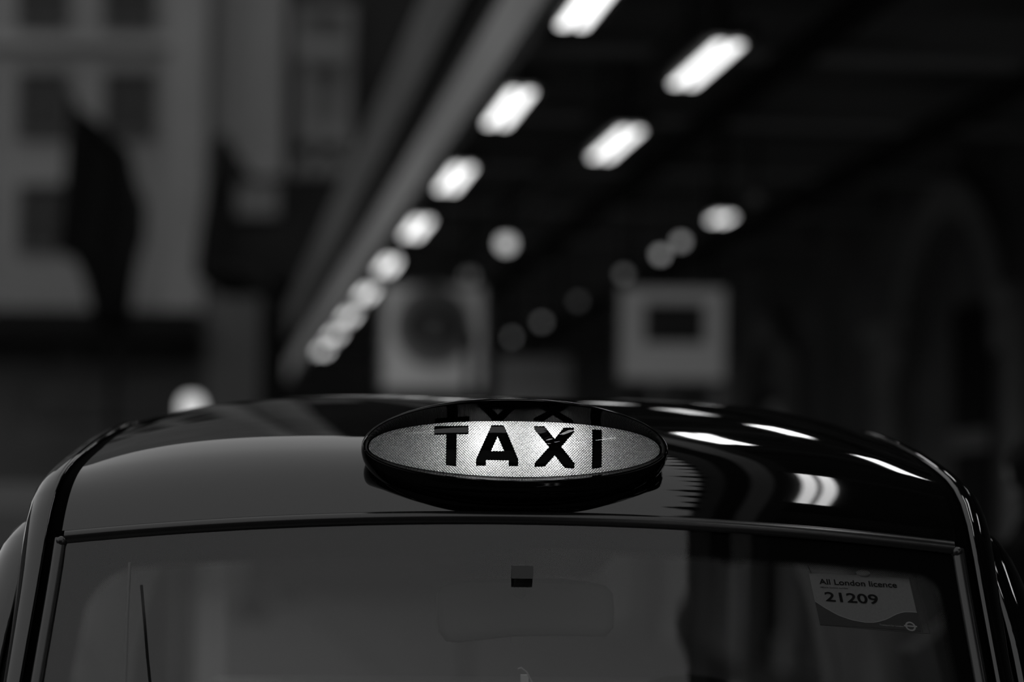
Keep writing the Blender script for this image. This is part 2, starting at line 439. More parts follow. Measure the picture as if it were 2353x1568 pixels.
def deco_ring(root, hw, hh):
    MB().prism([(x, -0.005, z) for x, z in disc_pts(0, hh * .60, hw * .80, hh * .40)], (0, -0.012, 0)).build('grey_disc', M['board_mid'], root)
    o_, i_ = disc_pts(0.0, hh * .60, hw * .55, hh * .21), disc_pts(0.0, hh * .60, hw * .20, hh * .09)
    mb = MB(); n = len(o_)
    mb.add([(x, -0.02, z) for x, z in o_] + [(x, -0.02, z) for x, z in i_] + [(x, -0.03, z) for x, z in o_] + [(x, -0.03, z) for x, z in i_],
           [q for k in range(n) for q in (((k, (k + 1) % n, n + (k + 1) % n, n + k)), (2 * n + k, 3 * n + k, 3 * n + (k + 1) % n, 2 * n + (k + 1) % n), (k, 2 * n + k, 2 * n + (k + 1) % n, (k + 1) % n), (n + k, n + (k + 1) % n, 3 * n + (k + 1) % n, 3 * n + k))])
    mb.build('dark_ring', M['board_dark'], root)
def deco_square(root, hw, hh):
    cz = hh * .62
    MB().box((-hw * .55, -.02, cz - hh * .22), (hw * .62, -.004, cz + hh * .22)).build('grey_field', M['board_mid'], root)
    for s in (-1, 1):
        MB().box((-hw * .48, -.035, cz + s * hh * .13 - hh * .045), (hw * .55, -.021, cz + s * hh * .13 + hh * .045)).build('dark_bar', M['board_dark'], root)
def deco_plain(root, hw, hh):
    MB().box((-hw * .9, -.012, hh * .55), (hw * .9, -.001, hh * .62)).build('grey_line', M['board_mid'], root)
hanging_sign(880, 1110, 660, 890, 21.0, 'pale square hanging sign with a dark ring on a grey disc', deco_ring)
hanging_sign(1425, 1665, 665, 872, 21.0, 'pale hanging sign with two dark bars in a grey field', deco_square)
hanging_sign(1140, 1308, 825, 960, 24.0, 'plain low grey panel between the two hanging signs', deco_plain)
# thin iron post in front of the ringed sign's right edge
pp = P(1075, 1195, 19.0)
pl = empty('iron_post', (pp.x, 19.0, 0.14)); tag(pl, 'thin dark iron post in front of the ringed sign', 'post')
MB().lathe((0, 0, 0), [(0.07, 0), (0.07, .12), (0.035, .2), (0.03, 2.8), (0.05, 2.84), (0.05, 2.9), (0.01, 2.98)], 14).build('shaft', M['iron'], pl, smooth=True)

# ------------------------------------------------------------------ buildings over the road
def building_window(root, x0, z0, x1, z1, y=0.0, dark=None):
    """sunken sash window in a wall plane y (facing -y)"""
    wdw = MB().box((x0, y - 0.02, z0), (x1, y + 0.03, z1)).build('window', dark or M['window_dark'], root)
    f = MB(); t = 0.07
    f.box((x0 - t, y - .10, z0 - t), (x0, y + .02, z1 + t)); f.box((x1, y - .10, z0 - t), (x1 + t, y + .02, z1 + t))
    f.box((x0, y - .10, z1), (x1, y + .02, z1 + t)); f.box((x0 - t, y - .16, z0 - t * 1.6), (x1 + t, y + .02, z0))
    f.box(((x0 + x1) / 2 - .03, y - .05, z0), ((x0 + x1) / 2 + .03, y - .02, z1)); f.box((x0, y - .05, (z0 + z1) / 2 - .03), (x1, y - .02, (z0 + z1) / 2 + .03))
    f.build('window_frame', M['window_frame'], wdw)
def rect_px(x0, y0, x1, y1, Y):
    a, b = P(x0, y1, Y), P(x1, y0, Y); return a.x, a.z, b.x, b.z

YB = 52.0
x0, _, x1, _ = rect_px(-1400, 0, 672, 0, YB)
pb = empty('pale_building', (0, YB, 0)); tag(pb, 'pale stone building with rows of sash windows, left of the picture', 'building')
zb = P(200, 722, YB).z; ztop = 34.0
MB().box((x0, 0, zb), (x1, 12, ztop)).build('facade', M['pale_stone'], pb)
MB().box((x0, -0.05, 0), (x1, 12, zb - 0.5)).build('ground_floor', M['shop_grey'], pb)
MB().box((x0, -1.2, zb - 0.62), (P(470, 700, YB).x, 0.2, zb)).build('shop_fascia', M['shop_dark'], pb)
qb = rect_px(478, 655, 640, 990, YB)
MB().box((qb[0], -.45, 0), (qb[2], 0, qb[3])).build('stone_bay', M['bay_stone'], pb)
for px0, px1 in ((395, 485), (590, 665)):
    a, b = P(px0, 0, YB).x, P(px1, 0, YB).x
    MB().box((a, -0.3, zb), (b, 0, ztop)).build('pilaster', M['pale_stone2'], pb)
for wx in (-520, -330, -140, 48, 245):
    for wy, hgt in ((-330, 150), (-115, 165), (172, 130), (432, 130)):
        if wx == 245 and wy == 432: continue
        q = rect_px(wx, wy, wx + 105, wy + hgt, YB); building_window(pb, *q)
zc = P(100, 110, YB).z
MB().box((x0, -0.22, zc), (P(395, 0, YB).x, 0, zc + .25)).build('string_course', M['pale_stone2'], pb)
for px0 in (130, 245, 330):                       # lighter shop signs under the fascia
    q = rect_px(px0, 795, px0 + 62, 835, YB); MB().box((q[0], -.12, q[1]), (q[2], -.05, q[3])).build('shop_sign', M['dim_stone'], pb)
# row of ring-shaped openwork on the low shop rail
for k in range(9):
    c = P(100 + k * 32, 935, YB)
    o_, i_ = disc_pts(c.x, c.z, .17, .30, 20), disc_pts(c.x, c.z, .09, .21, 20); n = 20
    MB().add([(x, -.2, z) for x, z in o_] + [(x, -.2, z) for x, z in i_] + [(x, -.14, z) for x, z in o_] + [(x, -.14, z) for x, z in i_],
             [q for j in range(n) for q in ((j, (j + 1) % n, n + (j + 1) % n, n + j), (j, 2 * n + j, 2 * n + (j + 1) % n, (j + 1) % n), (n + j, n + (j + 1) % n, 3 * n + (j + 1) % n, 3 * n + j), (2 * n + j, 3 * n + j, 3 * n + (j + 1) % n, 2 * n + (j + 1) % n))]).build('fascia_letter', M['dim_stone'], pb)

YD = 44.0
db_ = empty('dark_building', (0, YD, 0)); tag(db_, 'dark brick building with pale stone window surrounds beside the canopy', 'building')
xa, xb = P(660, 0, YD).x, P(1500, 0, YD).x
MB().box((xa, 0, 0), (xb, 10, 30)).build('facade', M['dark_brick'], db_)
def surround(px0, py0, px1, py1, lit=M['dim_stone']):
    q = rect_px(px0, py0, px1, py1, YD); t = 0.2
    s_ = MB()
    s_.box((q[0] - t, -.25, q[1] - t), (q[0], 0, q[3] + t)).box((q[2], -.25, q[1] - t), (q[2] + t, 0, q[3] + t)).box((q[0], -.25, q[3]), (q[2], 0, q[3] + t)).box((q[0] - t, -.3, q[1] - 2 * t), (q[2] + t, 0, q[1]))
    p = s_.build('stone_surround', lit, db_)
    MB().box((q[0], -.05, q[1]), (q[2], 0.02, q[3])).build('bay_panel', lit, p)
surround(705, 40, 790, 95); surround(712, 160, 785, 285); surround(735, 320, 785, 380); surround(700, 392, 790, 408)
# lower gabled wing with a pinnacle
gx0, gx1 = P(470, 0, YD).x, P(800, 0, YD).x
def gp(px, py): p = P(px, py, YD - 2); return (p.x, -2.0, p.z)
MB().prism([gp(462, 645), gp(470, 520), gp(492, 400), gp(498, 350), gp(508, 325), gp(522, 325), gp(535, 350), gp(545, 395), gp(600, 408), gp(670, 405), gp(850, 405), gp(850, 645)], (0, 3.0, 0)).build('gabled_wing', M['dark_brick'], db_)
MB().prism([gp(455, 640), gp(462, 560), gp(480, 450), gp(492, 400), gp(496, 345), gp(506, 318), gp(524, 318), gp(540, 345), gp(546, 400), gp(530, 430), gp(515, 560), gp(520, 640)], (0, -.4, 0)).build('pinnacle', M['iron'], db_)
q = [P(545, 425, YD - 2), P(640, 500, YD - 2)]
MB().box((q[0].x, -2.15, q[1].z), (q[1].x, -2.0, q[0].z)).build('stone_panel', M['dim_stone'], db_)
# curved iron arch spanning below the wing
pts = [P(px, py, 38) for px, py in ((500, 628), (540, 628), (575, 640), (605, 665), (632, 700), (648, 740), (652, 785), (645, 830), (628, 880), (600, 960), (585, 1100))]
base = Vector((pts[-1].x, 38, 0))
ia = empty('iron_arch', base); tag(ia, 'curved dark iron arch bracket below the gabled wing', 'bracket')
MB().tube([p - base for p in pts] + [Vector((0, 0, 0))], 0.11, 10).build('arch_arm', M['iron'], ia, smooth=True)
MB().lathe((0, 0, 0), [(0.3, 0), (0.3, .25), (.16, .4), (.12, 1.0)], 16).build('arch_foot', M['iron'], ia, smooth=True)

# terraces behind and to the left of the camera: they close the street and show only as reflections
tb_ = empty('terrace_building', (-8, -34, 0)); tag(tb_, 'dark terrace across the street behind the camera, seen only mirrored', 'building')
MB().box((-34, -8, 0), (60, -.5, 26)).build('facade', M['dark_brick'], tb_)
for i in range(14):
    for z in (4.2, 8.0, 11.6, 15.4, 19.2):
        MB().box((-32 + i * 4.2, -.55, z), (-30.6 + i * 4.2, -.45, z + 2.0)).build('window', M['window_dark'], tb_)
tl_ = empty('terrace_building', (-30, -33, 0)); tag(tl_, 'stone terrace along the far left side of the road', 'building')
MB().box((-8, 0, 0), (0, 80, 14)).build('facade', M['pale_stone'], tl_)
for i in range(16):
    for z in (4.2, 8.0, 11.2):
        MB().box((-.05, 2 + i * 4.6, z), (.05, 3.4 + i * 4.6, z + 1.9)).build('window', M['window_dark'], tl_)
# dark draped flag on a leaning pole
YF = 34.0
f0 = P(255, 1195, YF); fl = empty('draped_flag', (f0.x, YF, 0)); tag(fl, 'dark draped flag hanging in front of the pale facade', 'flag')
outline = [(165, 236, 172), (140, 330, 205), (152, 330, 290)]
rows = [(240, 163, 172), (290, 160, 235), (350, 157, 298), (420, 150, 312), (470, 146, 332), (540, 138, 330), (575, 132, 322), (600, 175, 316), (650, 195, 308), (700, 205, 304), (760, 212, 300)]
rings = []
for py, xl, xr in rows:
    ring = []
    for k in range(13):
        t = k / 12; p = P(lerp(xl, xr, t), py, YF)
        ring.append(Vector((p.x - f0.x, 0.10 * math.sin(t * 15 + py * .01), p.z)))
    rings.append(ring)
fo = MB().loft(rings, closed=False).build('flag_cloth', M['flag'], fl, smooth=True)
sm = fo.modifiers.new('thick', 'SOLIDIFY'); sm.thickness = 0.03
p1, p2 = P(158, 215, YF), P(255, 760, YF)
MB().tube([(p1.x - f0.x, 0.2, p1.z), (p2.x - f0.x, 0.2, p2.z), (0, 0.2, 0)], 0.06, 10).build('flag_pole', M['iron'], fl, smooth=True)
MB().lathe((0, .2, 0), [(0.3, 0), (0.3, .2), (.12, .35), (.08, 2.5)], 14).build('pole_foot', M['iron'], fl, smooth=True)

# lit globe lamp on a post
YG = 15.0
g0 = P(440, 937, YG); gl = empty('globe_street_lamp', (g0.x, YG, 0)); tag(gl, 'lit white globe lamp on a post behind the taxi roof', 'lamp')
MB().ellipsoid((0, 0, g0.z), 0.085, 0.085, 0.095, 24, 14).build('globe', M['globe'], gl, smooth=True)
MB().lathe((0, 0, 0), [(0.11, 0), (0.11, .3), (.05, .45), (.04, g0.z - .2), (.07, g0.z - .13), (.06, g0.z - .085)], 16).build('post', M['iron'], gl, smooth=True)
MB().lathe((0, 0, g0.z), [(.05, .085), (.07, .10), (.02, .13), (.005, .17)], 16).build('finial', M['iron'], gl, smooth=True)

# pale van parked on the left
vb = P(-60, 1195, 13.5)
vn = empty('parked_van', (vb.x, 13.5, 0), R(4)); tag(vn, 'pale parked van at the left edge behind the taxi', 'van')
def vsec(y, w_, z0, z1, r=.16):
    pts = []
    for a, b in ((-1, 0), (1, 0)):
        pass
    pr = [(-w_, z0), (-w_, z1 - r * 1.8), (-w_ + .05, z1 - r), (-w_ + .05 + r * .45, z1 - r * .25), (-w_ + .3, z1), (w_ - .3, z1), (w_ - .05 - r * .45, z1 - r * .25), (w_ - .05, z1 - r), (w_, z1 - r * 1.8), (w_, z0)]
    return [Vector((x, y, z)) for x, z in pr]
fix_normals(MB().loft([vsec(-0.9, .78, .35, .85), vsec(-.85, .86, .3, 1.0), vsec(-.35, .9, .3, 1.12), vsec(-.05, .9, .3, 1.2), vsec(.55, .9, .3, 1.74), vsec(.9, .92, .3, 1.80), vsec(3.2, .92, .3, 1.82), vsec(3.5, .9, .35, 1.75)], True, True).build('van_body', M['van'], vn, smooth=True, angle=40))
wsd = fix_normals(MB().prism([(-.72, -.02, 1.22), (.72, -.02, 1.22), (.62, .43, 1.61), (-.62, .43, 1.61)], (0, -.02, .02)).build('van_windscreen', M['window_dark'], vn))
for s in (-1, 1):
    MB().box((s * .93 - .01, .35, 1.15), (s * .93 + .01, 1.25, 1.62)).build('side_window', M['window_dark'], vn)
    for y in (-.3, 2.7):
        fix_normals(MB().loft([[Vector((s * .93 + dx, y + r * math.cos(a), .32 + r * math.sin(a))) for a in [2 * math.pi * k / 20 for k in range(20)]] for dx, r in ((-.14, .28), (-.13, .32), (-.01, .32), (0, .29))], True, True).build('wheel', M['tyre'], vn, smooth=True))
    MB().ellipsoid((s * .62, -.88, .78), .13, .05, .09, 14, 8).build('headlamp', M['dim_stone'], vn, smooth=True)

# ------------------------------------------------------------------ person at the right edge
def skin_body(name, chain, material, parent, subs=2):
    """chain: list of (index_parent, point, radius); one continuous skinned surface"""
    me = bpy.data.meshes.new(name); vs = [c[1] for c in chain]; es = [(c[0], i) for i, c in enumerate(chain) if c[0] is not None]
    me.from_pydata(vs, es, []); me.materials.append(material)
    o = bpy.data.objects.new(name, me); COL.objects.link(o); o.parent = parent
    md = o.modifiers.new('skin', 'SKIN'); md.use_smooth_shade = True
    for i, c in enumerate(chain):
        sv = me.skin_vertices[0].data[i]; r = c[2]
        sv.radius = r if isinstance(r, tuple) else (r, r)
        sv.use_root = (i == 0)
    ss = o.modifiers.new('sub', 'SUBSURF'); ss.levels = 1; ss.render_levels = subs
    return o
pc = P(2378, 1195, 7.4)
pe = empty('person', (pc.x, 7.4, 0.14 if (Vector((pc.x, 7.4, 0)).dot(DV) > 1.9) else 0.0), R(190))
tag(pe, 'dark-haired person in a dark coat standing at the right edge, back turned', 'person')
chain = [(None, (0, 0, .93), (.17, .125)), (0, (0, .01, 1.12), (.155, .115)), (1, (0, .015, 1.30), (.175, .12)), (2, (0, .01, 1.40), (.15, .09)), (3, (0, -.005, 1.46), (.062, .062)), (4, (0, -.02, 1.53), .055)]
for s in (-1, 1):
    k = len(chain); chain += [(2, (s * .15, .01, 1.395), (.075, .075)), (k, (s * .20, .02, 1.36), .07), (k + 1, (s * .235, .03, 1.12), .052), (k + 2, (s * .24, -.01, .90), .042), (k + 3, (s * .24, -.02, .83), .036)]
    k = len(chain); chain += [(0, (s * .095, 0, .86), .10), (k, (s * .10, 0, .50), .068), (k + 1, (s * .105, .03, .12), .045), (k + 2, (s * .105, .02, .06), .045), (k + 3, (s * .115, -.13, .035), (.042, .032))]
body = skin_body('body', chain, M['coat'], pe)
# head with face, ears; hair; hands; trousers hem and shoes
head = MB().ellipsoid((0, -.025, 1.635), .074, .094, .115, 28, 18)
head.ellipsoid((0, -.115, 1.625), .014, .022, .022, 10, 6)
for s in (-1, 1): head.ellipsoid((s * .076, -.015, 1.635), .010, .022, .032, 10, 8)
head.ellipsoid((0, -.055, 1.56), .05, .055, .04, 16, 8)
head.build('head', M['skin'], body, smooth=True)
eyes = MB()
for s in (-1, 1): eyes.ellipsoid((s * .03, -.108, 1.645), .012, .006, .006, 8, 6)
eyes.ellipsoid((0, -.108, 1.582), .024, .006, .005, 10, 6)
eyes.build('face_features', M['hair'], body, smooth=True)
MB().ellipsoid((0, .008, 1.665), .085, .096, .105, 28, 16).ellipsoid((0, .05, 1.60), .07, .055, .09, 20, 12).build('hair', M['hair'], body, smooth=True)
for s in (-1, 1):
    hc = Vector((s * .24, -.025, .80))
    ch = [(None, tuple(hc + Vector((0, 0, .03))), (.02, .026)), (0, tuple(hc + Vector((0, -.005, -.035))), (.016, .036))]
    for q, (dy, ln2) in enumerate(((-.032, .07), (-.011, .08), (.011, .074), (.031, .058))):
        k = len(ch); ch += [(1, tuple(hc + Vector((0, dy, -.055))), .009), (k, tuple(hc + Vector((-s * .008, dy, -.055 - ln2 * .5))), .0085), (k + 1, tuple(hc + Vector((-s * .026, dy, -.055 - ln2 * .95))), .007)]
    k = len(ch); ch += [(0, tuple(hc + Vector((-s * .005, -.035, 0))), .011), (k, tuple(hc + Vector((-s * .012, -.058, -.035))), .0095), (k + 1, tuple(hc + Vector((-s * .02, -.062, -.065))), .008)]
    skin_body('hand', ch, M['skin'], body, 1)
    fix_normals(MB().loft([[Vector((s * .105 + s * .012 * t + wx * math.cos(a), -.05 - .0 * t + ly * math.sin(a), z)) for a in [2 * math.pi * j / 16 for j in range(16)]] for t, wx, ly, z in ((0, .048, .135, 0.0), (0, .05, .14, .03), (0, .045, .12, .06), (0, .045, .07, .10))], True, True).build('shoe', M['shoe'], body, smooth=True))

# ================================================================== TAXI
TD = 3.43
TAXI_YAW = 1.9
t0 = P(1180, 1186, TD)
taxi = empty('taxi', (t0.x, t0.y, 0), R(TAXI_YAW))
tag(taxi, 'glossy black cab facing the camera with its roof sign lit', 'taxi')
Z0 = t0.z                                   # height of the windscreen header
BOW = 0.046                                 # plan curvature of the windscreen header
RAKE = R(27)                                # windscreen from vertical
HWID = 0.642
# centre-line of the roof: slope in degrees along v
def slope(v): return interp([(0, 64), (.025, 52), (.056, 36), (.096, 22.5), (.147, 17), (.30, 10.5), (.9, 0.0), (1.9, -7), (2.35, -24)], v)
NV = 120; VMAX = 2.3
zc_tab = [(0.0, 0.006)]
for i in range(1, 461):
    v = VMAX * i / 460
    zc_tab.append((v, zc_tab[-1][1] + math.tan(R(slope(v - VMAX / 920))) * VMAX / 460))
def zcen(v): return interp(zc_tab, v)
def half_w(v): return interp([(0, .642), (.08, .632), (.2, .615), (.4, .600), (.9, .595), (1.6, .59), (2.3, .55)], v)
def drop(v): return interp([(0, .035), (.1, .037), (.3, .040), (.8, .046), (2.3, .06)], v)
def ypos(u, v): return v + BOW * u * u * (1 - 0.75 * smoothstep(0, 1.2, v))
def roof_pt(u, v):
    p = lerp(2.0, 4.2, smoothstep(0, .16, v))
    return Vector((u * half_w(v), ypos(u, v) + 0.0035, Z0 + zcen(v) - drop(v) * abs(u) ** p))
vs = [0.0]
while vs[-1] < VMAX:
    vs.append(vs[-1] + lerp(.006, .03, smoothstep(0, .5, vs[-1])))
NU = 97
rows = [[roof_pt(-1 + 2 * j / (NU - 1), v) for j in range(NU)] for v in vs]
roof = MB()
front = [p + Vector((0, .010, -.010)) for p in rows[0]]      # turned-in front lip
roof.loft([front] + rows, closed=False)
roof.build('roof_panel', M['paint'], taxi, smooth=True, angle=50)
inner = [[roof_pt((-1 + 2 * j / 24) * .985, .03 + v) + Vector((0, 0, -.035)) for j in range(25)] for v in [k * .1 for k in range(22)]]
MB().loft(inner, closed=False).build('headlining', M['headlining'], taxi, smooth=True)

# windscreen
SMAX = 0.66
def ws_pt(u, s, off=0.0):
    hw = HWID - 0.004 + 0.06 * s
    cur = 0.05 * s * s                       # slight vertical curve
    x = u * hw
    y = BOW * u * u - math.sin(RAKE) * s - cur
    z = Z0 - 0.004 - drop(0) * u * u - math.cos(RAKE) * s
    p = Vector((x, y, z))
    if off:
        nx = -2 * BOW * u / hw * -1
        n = Vector((2 * BOW * u / hw * math.cos(RAKE), -math.cos(RAKE), math.sin(RAKE))).normalized()
        p += n * off
    return p
wsu, wss = 97, 61
g = [[ws_pt(-1 + 2 * j / (wsu - 1), SMAX * i / (wss - 1)) for j in range(wsu)] for i in range(wss)]
MB().loft(g, closed=False).build('windscreen', M['windscreen'], taxi, smooth=True)

# printed frit band: only the faces near the border, with the distance from the solid print as attribute
def frit_edge(u, s):
    """metres beyond the solid print (<0 inside solid), dots in 0..1 of 'edge'"""
    x = u * (HWID + .07 * s)
    ax = abs(x)
    side = (1 - abs(u)) * (HWID + .07 * s)
    # rounded inner window: distance to the border with a large corner radius
    top = s - 0.047; sd = side - interp([(0, .040), (.2, .034), (.6, .030)], s)
    rc = 0.075 if u < 0 else 0.035
    if u > 0: top += .006; sd += .012
    if top < rc and sd < rc:
        d = rc - math.hypot(rc - top, rc - sd)
    else:
        d = min(top, sd)
    band = d / 0.016
    # dotted sun band dip behind the mirror
    dip = 0.097 * (1 - smoothstep(.095, .165, ax - .0)) + 0.047 * smoothstep(.095, .165, ax)
    if s < dip and ax < .165:
        t = (dip - s) / 0.012
        e2 = lerp(1.0, 0.42, max(0, min(1, t)))
        band = min(band, e2)
    return band
fv, fe, ff, fuv = [], [], [], []
NFU, NFS = 361, 221
idx = {}
S_FR = SMAX
import array
E = [[frit_edge(-1 + 2 * j / (NFU - 1), S_FR * i / (NFS - 1)) for j in range(NFU)] for i in range(NFS)]
def fid(i, j):
    if (i, j) not in idx:
        u, s = -1 + 2 * j / (NFU - 1), S_FR * i / (NFS - 1)
        idx[(i, j)] = len(fv); fv.append(ws_pt(u, s, -0.003)); fe.append(E[i][j]); fuv.append((u * (HWID + .07 * s), s))
    return idx[(i, j)]
for i in range(NFS - 1):
    for j in range(NFU - 1):
        if min(E[i][j], E[i + 1][j], E[i][j + 1], E[i + 1][j + 1]) < 1.0:
            ff.append((fid(i, j), fid(i, j + 1), fid(i + 1, j + 1), fid(i + 1, j)))
frit = mesh_obj('frit_border', fv, ff, M['frit'], taxi, True)
at_ = frit.data.attributes.new('edge', 'FLOAT', 'POINT')
for i, e in enumerate(fe): at_.data[i].value = max(0.0, min(1.0, e))
ul = frit.data.uv_layers.new(name='UVMap')
for lp in frit.data.loops: ul.data[lp.index].uv = fuv[lp.vertex_index]

# swept strips along guide curves -------------------------------------------------
def sweep(path, prof, frames):
    """path points, prof(t)->list of (out, n); frames -> (out_vec, n_vec)"""
    rings = []
    for i, p in enumerate(path):
        o_, n_ = frames[i]
        rings.append([p + o_ * a + n_ * b for a, b in prof(i / (len(path) - 1))])
    return rings
# header seal across the windscreen top
hp = [Vector((0, 0, 0))] * 0
NH = 80
hpath = [ws_pt(-1.0 + 2.0 * j / NH, 0.0) for j in range(NH + 1)]
hprof = [(-.011, -.005), (-.0115, .002), (-.009, .0055), (-.005, .0068), (-.001, .0066), (.002, .0052), (.006, .0022), (.009, -.0008), (.0095, -.003), (.008, -.005)]
hn = Vector((0, -math.cos(R(40)), math.sin(R(40)))); hs = Vector((0, -math.sin(R(40)), -math.cos(R(40))))
seal = MB().loft([[p + hs * (a * 1.0) + hn * b for a, b in hprof] for p in hpath], closed=True, cap=True)
fix_normals(seal.build('header_seal', M['rubber'], taxi, smooth=True, angle=60))

for s_ in (-1, 1):
    # guide curve: roof edge from the rear to the header corner, then down the windscreen side
    G = [roof_pt(s_, v) for v in reversed([.012 + VMAX * k / 46 * (1.0 if k else 0) for k in range(47)])]
    G = [roof_pt(s_, v) for v in [2.3, 2.1, 1.9, 1.7, 1.5, 1.35, 1.2, 1.05, .92, .8, .7, .6, .52, .45, .38, .32, .27, .22, .18, .14, .11, .08, .05, .02]]
    nroof = len(G)
    Dn = [ws_pt(s_ , s) + Vector((s_ * .000, 0.004, 0.004)) for s in [.02 + .03 * k for k in range(22)]]
    full = G + Dn
    # smooth the whole guide a little
    for _ in range(3):
        full = [full[0]] + [(full[i - 1] + full[i] * 2 + full[i + 1]) / 4 for i in range(1, len(full) - 1)] + [full[-1]]
    N = len(full)
    fr_ = []
    for i in range(N):
        t = (full[min(i + 1, N - 1)] - full[max(i - 1, 0)]).normalized()
        o_ = Vector((s_, 0, 0)); o_ = (o_ - t * o_.dot(t)).normalized()
        n_ = o_.cross(t) * (1 if True else -1)
        if n_.z < 0: n_ = -n_
        if i > nroof + 3 and n_.y > 0: n_ = -n_
        fr_.append((o_, n_))
    tt = lambda i: i / (N - 1)
    tc = (nroof - 1) / (N - 1)               # header corner
    def strip(name, material, prof, i0=0, i1=N, closed=True, cap=True, ang=45):
        rings = []
        for i in range(i0, i1):
            o_, n_ = fr_[i]; rings.append([full[i] + o_ * a + n_ * b for a, b in prof(i)])
        ob = MB().loft(rings, closed=closed, cap=cap).build(name, material, taxi, smooth=True, angle=ang)
        return fix_normals(ob)
    # rubber seal along the glass edge
    strip('side_seal', M['rubber'], lambda i: [(-.006, -.006), (-.006, .003), (-.003, .0065), (.004, .008), (.010, .0065), (.013, .002), (.013, -.010)], nroof, N)
    MB().ellipsoid(ws_pt(s_, .008) + Vector((s_ * .003, 0, 0)), .0085, .007, .010, 14, 10).build('seal_corner', M['rubber'], taxi, smooth=True)
    # black drip channel
    strip('drip_channel', M['channel'], lambda i: [(-.004 if i < nroof else .012, -.020), (-.004 if i < nroof else .012, -.010), (.026, -.010), (.030, -.002), (.030, -.020)], 0, N, ang=30)
    # painted rail / pillar flange
    def rail(i):
        k = smoothstep(nroof - 7, nroof + 8, i)
        wd = lerp(.048, .026, k); dp = lerp(.060, .020, k); h0 = lerp(-.003, .003, k); o0 = .024
        pts = [(o0, -.018), (o0, h0 - .003), (o0 + .003, h0)]
        for q in range(1, 9):
            a = q / 8 * math.pi / 2
            pts.append((o0 + .003 + wd * math.sin(a), h0 - dp * (1 - math.cos(a))))
        pts += [(o0 + wd * .9, h0 - dp - .03), (o0 + .004, h0 - dp - .03)]
        return pts
    strip('cant_rail', M['paint'], rail, 0, N, ang=55)
    # door frame: follows behind, further out lower down
    def doorf(i):
        k = smoothstep(nroof - 8, nroof + 5, i)
        o0 = lerp(.030, .062, k); wd = lerp(.050, .078, k); n0 = lerp(-.085, -.028, k); dp = lerp(.05, .10, k)
        pts = [(o0, n0 - .03), (o0, n0 - .004), (o0 + .004, n0)]
        for q in range(1, 10):
            a = q / 9 * math.pi / 2
            pts.append((o0 + .004 + wd * math.sin(a), n0 - dp * (1 - math.cos(a))))
        pts += [(o0 + wd * .9, n0 - dp - .035), (o0 + .01, n0 - dp - .03)]
        return pts
    strip('door_frame', M['paint'], doorf, 6, N, ang=55)
    # side glass and B post
    a_, b_ = [], []
    sg = MB()
    rowsg = []
    for q in range(9):
        zz = lerp(.09, -.55, q / 8)
        yf = interp([(-.55, -.12), (-.3, .02), (-.1, .16), (0, .30), (.09, .55)], zz)
        xw = interp([(-.55, .80), (-.3, .775), (-.1, .725), (0, .685), (.09, .635)], zz)
        rowsg.append([Vector((s_ * xw, lerp(yf, 2.1, k / 10), Z0 + zz)) for k in range(11)])
    fix_normals(MB().loft(rowsg, closed=False).build('side_window', M['side_glass'], taxi, smooth=True))
    for y in (.72, .78, 1.98):
        if y == .78: continue
        fix_normals(MB().loft([[Vector((s_ * (interp([(0, .672), (.25, .735), (.6, .785), (1, .808)], q) + e), y + f, lerp(Z0 + .03, Z0 - .56, q))) for e, f in ((0, -.05), (.012, -.045), (.012, .045), (0, .05))] for q in (0, .15, .3, .6, 1)], True, True).build('door_post', M['paint'], taxi, smooth=True, angle=40))
    # lower flank
    rowsl = []
    for y in [-.32, 0, .4, .8, 1.2, 1.6, 2.0, 2.35, 2.5]:
        k = interp([(2.0, 0), (2.35, .10), (2.5, .26)], y)
        rowsl.append([Vector((s_ * (xw - k), y, Z0 + zz)) for xw, zz in ((.80, -.53), (.835, -.57), (.86, -.7), (.875, -.9), (.87, -1.15), (.85, -1.3), (.83, -1.38))])
    fix_normals(MB().loft(rowsl, closed=False).build('door_panel', M['paint'], taxi, smooth=True, angle=40))
    MB().tube([(s_ * .875, .52, Z0 - .72), (s_ * .895, .56, Z0 - .72), (s_ * .895, .68, Z0 - .72), (s_ * .875, .72, Z0 - .72)], .011, 8).build('door_handle', M['chrome'], taxi, smooth=True)
    # wheels, wings, headlamps
    for y in (-.85, 1.95):
        wl = fix_normals(MB().loft([[Vector((s_ * (.80 + dx), y + r * math.cos(a), .33 + r * math.sin(a))) for a in [2 * math.pi * k / 28 for k in range(28)]] for dx, r in ((-.19, .27), (-.18, .33), (-.02, .33), (0, .30), (0, .20))], True, True).build('wheel', M['tyre'], taxi, smooth=True))
        fix_normals(MB().loft([[Vector((s_ * (.80 + dx), y + r * math.cos(a), .33 + r * math.sin(a))) for a in [2 * math.pi * k / 20 for k in range(20)]] for dx, r in ((.0, .2), (.012, .18), (.004, .06), (.016, .04))], True, True).build('hubcap', M['chrome'], wl, smooth=True))
    fix_normals(MB().loft([[Vector((s_ * x, y, z)) for x, z in ((.45, .98 + b), (.62, .93 + b), (.80, .86 + b), (.855 - c, .74), (.86 - c, .45), (.84 - c, .36))] for y, b, c in ((-.30, .10, 0), (-.6, .02, 0), (-1.1, -.02, .01), (-1.5, -.06, .06), (-1.72, -.2, .16))], closed=False).build('front_wing', M['paint'], taxi, smooth=True))
    hl = MB().ellipsoid((s_ * .58, -1.66, .68), .11, .09, .11, 20, 12).build('headlamp', M['chrome'], taxi, smooth=True)
